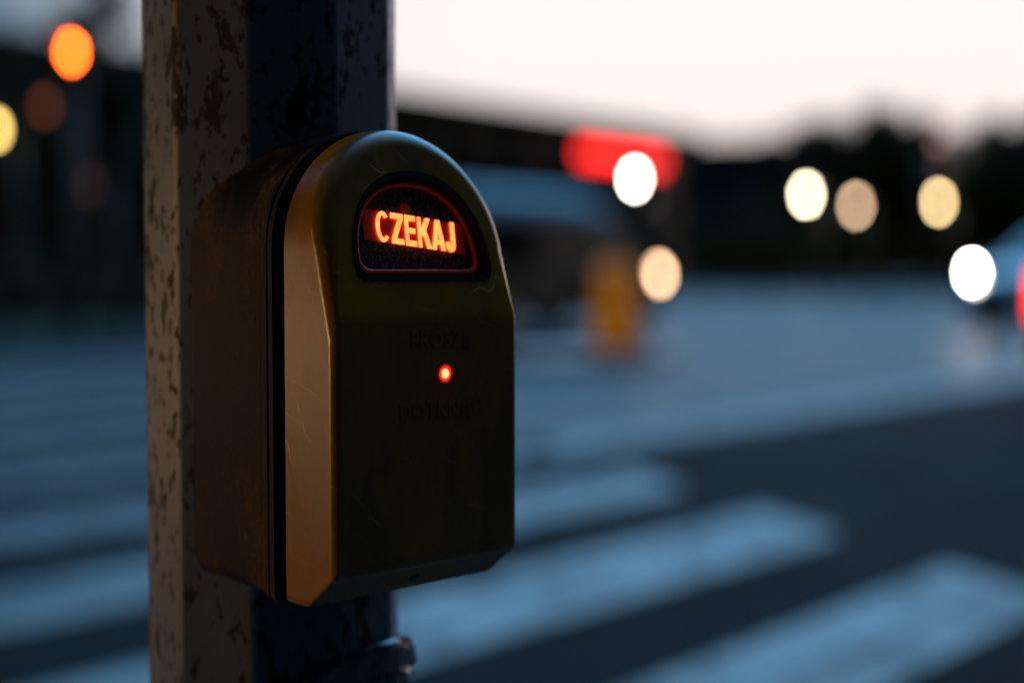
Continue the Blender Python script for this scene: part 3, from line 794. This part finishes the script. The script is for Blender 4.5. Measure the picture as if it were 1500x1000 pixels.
# back panel
pan = bpy.data.materials.new('dusty dark display panel'); pan.use_nodes = True
t = pan.node_tree; b = t.nodes['Principled BSDF']; tcn = t.nodes.new('ShaderNodeTexCoord'); src = tcn.outputs['Object']
dst = sstep(t, nz(t, src, 1400, (1, 1, 1), 2, .7), .60, .66)
t.links.new(mixc(t, dst, (.008, .004, .004), (.75, .35, .28)), b.inputs['Base Color'])
b.inputs['Roughness'].default_value = .38
bm = bmesh.new(); prism(bm, dshape(DU0, DU1, DV0, DV1, .0036), -.0117, -.0060, lpf)
disp = obj('display', bm, pan, bxt)
o_ = obj('glow_rim', ring_mesh(dshape(DU0, DU1, DV0, DV1, .0058), dshape(DU0, DU1, DV0, DV1, .0070), -.0059, -.0035, lpf), rim_red, disp, smooth=True)

# lettering
def text_mesh(body, size, xs, thick, bold, place, m_, parent, name, spacing=1.0, sm=False):
    cu = bpy.data.curves.new('t', 'FONT'); cu.body = body; cu.size = size; cu.extrude = thick; cu.offset = bold
    cu.align_x = 'CENTER'; cu.align_y = 'CENTER'; cu.space_character = spacing; cu.resolution_u = 5
    to = bpy.data.objects.new('t', cu); C.objects.link(to); bpy.context.view_layer.update()
    me = bpy.data.meshes.new_from_object(to.evaluated_get(bpy.context.evaluated_depsgraph_get()))
    bpy.data.objects.remove(to, do_unlink=True)
    for v in me.vertices: v.co = place(v.co.x * xs, v.co.y, v.co.z)
    me.materials.clear(); me.materials.append(m_); me.name = name
    o = bpy.data.objects.new(name, me); C.objects.link(o); o.parent = parent
    return o
let_m = bpy.data.materials.new('lit letters'); let_m.use_nodes = True
t = let_m.node_tree; b = t.nodes['Principled BSDF']; tcn = t.nodes.new('ShaderNodeTexCoord')
sp = nz(t, tcn.outputs['Object'], 240, (1, 1, 1), 3)
b.inputs['Base Color'].default_value = (.3, .05, .02, 1)
t.links.new(mixc(t, sstep(t, sp, .05, .85), (1.0, .10, .015), (1.0, .36, .085)), b.inputs['Emission Color'])
b.inputs['Emission Strength'].default_value = 2.6
TU, TV, ROT = .0665, .0480, R(-6.0)
def place_t(x, y, z):
    xr = x * math.cos(ROT) - y * math.sin(ROT); yr = x * math.sin(ROT) + y * math.cos(ROT)
    return lp(TU + xr, TV + yr, -.0046 + z)
def glyphs():
    """the word as outlines in a grid one unit high; every entry is a list of simple polygons"""
    w = .15
    def arc(cx, cy, rx, ry, a0, a1, n=14): return [(cx + rx * math.cos(R(a0 + (a1 - a0) * k / n)), cy + ry * math.sin(R(a0 + (a1 - a0) * k / n))) for k in range(n + 1)]
    Cg = [arc(.33, .5, .33, .5, 42, 318, 26) + arc(.33, .5, .33 - w, .5 - w * .85, 312, 48, 26)]
    Z = [[(0, 1), (0, .83), (.36, .83), (0, .17), (0, 0), (.58, 0), (.58, .17), (.22, .17), (.58, .83), (.58, 1)]]
    E = [[(0, 0), (.54, 0), (.54, .17), (w, .17), (w, .42), (.49, .42), (.49, .58), (w, .58), (w, .83), (.53, .83), (.53, 1), (0, 1)]]
    K = [[(0, 0), (w, 0), (w, .34), (.27, .44), (.44, 0), (.66, 0), (.40, .58), (.64, 1), (.42, 1), (w, .60), (w, 1), (0, 1)]]
    A = [[(0, 0), (.195, 0), (.335, .72), (.335, 1), (.235, 1)], [(.6700, 0), (.475, 0), (.3352, .72), (.3352, 1), (.435, 1)], [(.262, .335), (.2340, .19), (.4360, .19), (.408, .335)]]
    J = [[(.48, 1), (.29, 1), (.29, .30)] + arc(.24, .24, .055, .09, 0, -180, 6)[1:] + [(.185, .32), (0, .30)] + arc(.24, .26, .24, .27, 180, 360, 14)]
    x = 0; out = []
    for g, adv in ((Cg, .76), (Z, .70), (E, .66), (K, .71), (A, .74), (J, .48)):
        for poly in g: out.append([(px_ + x, py_) for px_, py_ in poly])
        x += adv
    return out, x
gl_, gw = glyphs()
bm = bmesh.new()
LH = .0166; LW = .0535
for poly in gl_:
    prism(bm, [((a / gw - .5) * LW, (b_ - .5) * LH) for a, b_ in poly], -.0004, .0004, place_t)
obj('lettering', bm, let_m, disp)
# the strip of red film the letters sit on, faintly back-lit
film = mat('back lit red film', (.70, .008, .004), .5, emit=((1.0, .01, .005), .010))
bm = bmesh.new()
def rl(x, y, h):
    xr = x * math.cos(ROT) - y * math.sin(ROT); yr = x * math.sin(ROT) + y * math.cos(ROT)
    return lp(TU + xr, TV + yr, h)
prism(bm, [(-.0345, -.0085), (.0345, -.0085), (.0345, .0085), (-.0345, .0085)], -.0059, -.0054, rl)
obj('backlight_strip', bm, film, disp)
bm = bmesh.new(); c0 = lp(.0620, .0610, -.0059); tube(bm, [c0, c0 + nl * .0012], [.0030, .0026], 24)
obj('sensor', bm, mat('dim red sensor', (.20, .01, .008), .3, emit=((1, .03, .02), .05)), disp)
# clear window
lm = bpy.data.materials.new('clear window'); lm.use_nodes = True; t = lm.node_tree; t.nodes.clear()
tr = t.nodes.new('ShaderNodeBsdfTransparent'); tr.inputs[0].default_value = (.97, .93, .93, 1)
gs = t.nodes.new('ShaderNodeBsdfGlossy'); gs.inputs['Roughness'].default_value = .12
mx = t.nodes.new('ShaderNodeMixShader'); mx.inputs[0].default_value = .02
t.links.new(tr.outputs[0], mx.inputs[1]); t.links.new(gs.outputs[0], mx.inputs[2])
oo = t.nodes.new('ShaderNodeOutputMaterial'); t.links.new(mx.outputs[0], oo.inputs[0])
bm = bmesh.new(); prism(bm, dshape(DU0, DU1, DV0, DV1, .0031), -.0012, -.0004, lpf)
obj('window_pane', bm, lm, bxt)

# embossed words on the front
emb = mat('embossed worn letters', (.24, .105, .010), .3)
def place_f(zc, uc):
    return lambda x, y, z: bp_(uc + x, zc + y, -.0001 - z)
text_mesh('PROSZĘ', .0125, .85, .0003, .0003, place_f(-.0352, .0700), emb, cover, 'lettering', 1.15)
text_mesh('DOTKNĄĆ', .0125, .85, .0003, .0003, place_f(-.0722, .0700), emb, cover, 'lettering', 1.15)
# red indicator
bm = bmesh.new(); tube(bm, [lc - NV * .0038, lc + NV * .0004], [.0041, .0041], 32)
led_r = obj('indicator', bm, mat('red indicator ring', (.7, .03, .02), .35, emit=((1.0, .012, .006), 1.6)), bxt)
bm = bmesh.new(); bmesh.ops.create_uvsphere(bm, u_segments=24, v_segments=14, radius=.0029, matrix=Matrix.Translation(lc - NV * .0008))
obj('led', bm, lamp('red led', (1.0, .26, .08), 3.2), led_r, smooth=True)
bm = ring = ring_mesh([(.0050 * math.cos(a), .0050 * math.sin(a)) for a in [2 * math.pi * k / 32 for k in range(32)]],
                      [(.0041 * math.cos(a), .0041 * math.sin(a)) for a in [2 * math.pi * k / 32 for k in range(32)]], -.0035, .0006,
                      lambda p, q, h: lc + U * p + ZV * q + NV * h)
obj('collar', bm, mat('led halo collar', (.3, .02, .01), .4, emit=((1.0, .012, .006), .16)), led_r, smooth=True)  # collar glows faintly in place of the led's red halo
# screw hole under the bottom chamfer
mid = bp_(.062, (ZF + ZB) / 2 - .001, TCH * .55)
bm = bmesh.new(); tube(bm, [mid + nb_ * -.002, mid + nb_ * .0012], [.0032, .0030], 20)
obj('screw', bm, blackp, cover)

# black gasket, flange and body behind the cover
body_m = bpy.data.materials.new('dirty black moulding'); body_m.use_nodes = True
t = body_m.node_tree; b = t.nodes['Principled BSDF']; tcn = t.nodes.new('ShaderNodeTexCoord'); src = tcn.outputs['Object']
d1 = sstep(t, nz(t, src, 19, (1, 1, .5), 9, .70, (.3, 0, .2)), .45, .66)
d2 = sstep(t, nz(t, src, 420, (1, 1, 1), 3), .45, .75)
t.links.new(mixc(t, M(t, 'MULTIPLY', d1, M(t, 'ADD', .5, M(t, 'MULTIPLY', d2, .5))), (.0035, .003, .0028), (.120, .072, .042)), b.inputs['Base Color'])
t.links.new(M(t, 'ADD', .6, M(t, 'MULTIPLY', d1, .25)), b.inputs['Roughness']); b.inputs['Specular IOR Level'].default_value = .10
bpn = t.nodes.new('ShaderNodeBump'); bpn.inputs['Strength'].default_value = .5; bpn.inputs['Distance'].default_value = .0006
t.links.new(nz(t, src, 350, (1, 1, 1), 4), bpn.inputs['Height']); t.links.new(bpn.outputs[0], b.inputs['Normal'])
bm = bmesh.new(); prism(bm, arch(W0, ZB, ZS, -.0035, .004), TB - .001, .056, bp_); obj('gasket', bm, rubber, bxt, smooth=False)
bm = bmesh.new()
def body_shell(bm, secs):
    rows = [[bm.verts.new(bp_(u, z, t_)) for u, z in arch(W0, ZB, ZS, g, rc)] for t_, g, rc in secs]
    for a, b_ in zip(rows, rows[1:]):
        for i in range(len(a)): bm.faces.new((a[i], a[(i + 1) % len(a)], b_[(i + 1) % len(a)], b_[i]))
    bm.faces.new(rows[0]); bm.faces.new(rows[-1][::-1]); bmesh.ops.recalc_face_normals(bm, faces=bm.faces[:])
body_shell(bm, [(.0500, .0006, .005), (.0508, .0018, .005), (.0545, .0018, .005), (.0553, .0006, .005), (.0562, .0006, .005), (.0570, .0014, .005), (.0592, .0014, .005), (.0600, .0002, .005), (.0640, .0002, .005)])
fl = obj('flange', bm, body_m, bxt); 
bm = bmesh.new()
body_shell(bm, [(.0642, -.0004, .008), (.0645, .0, .008), (.130, -.0012, .010), (.138, -.0040, .010), (.1420, -.009, .010)])
bd = obj('back_body', bm, body_m, bxt, smooth=True); bd.data.set_sharp_from_angle(angle=R(35))
bm = bmesh.new()
prism(bm, arch(W0 - .035, ZB + .02, ZS - .01, 0, .01, seg=30), .129, .165, bp_)
obj('mounting_bracket', bm, blackp, bxt)
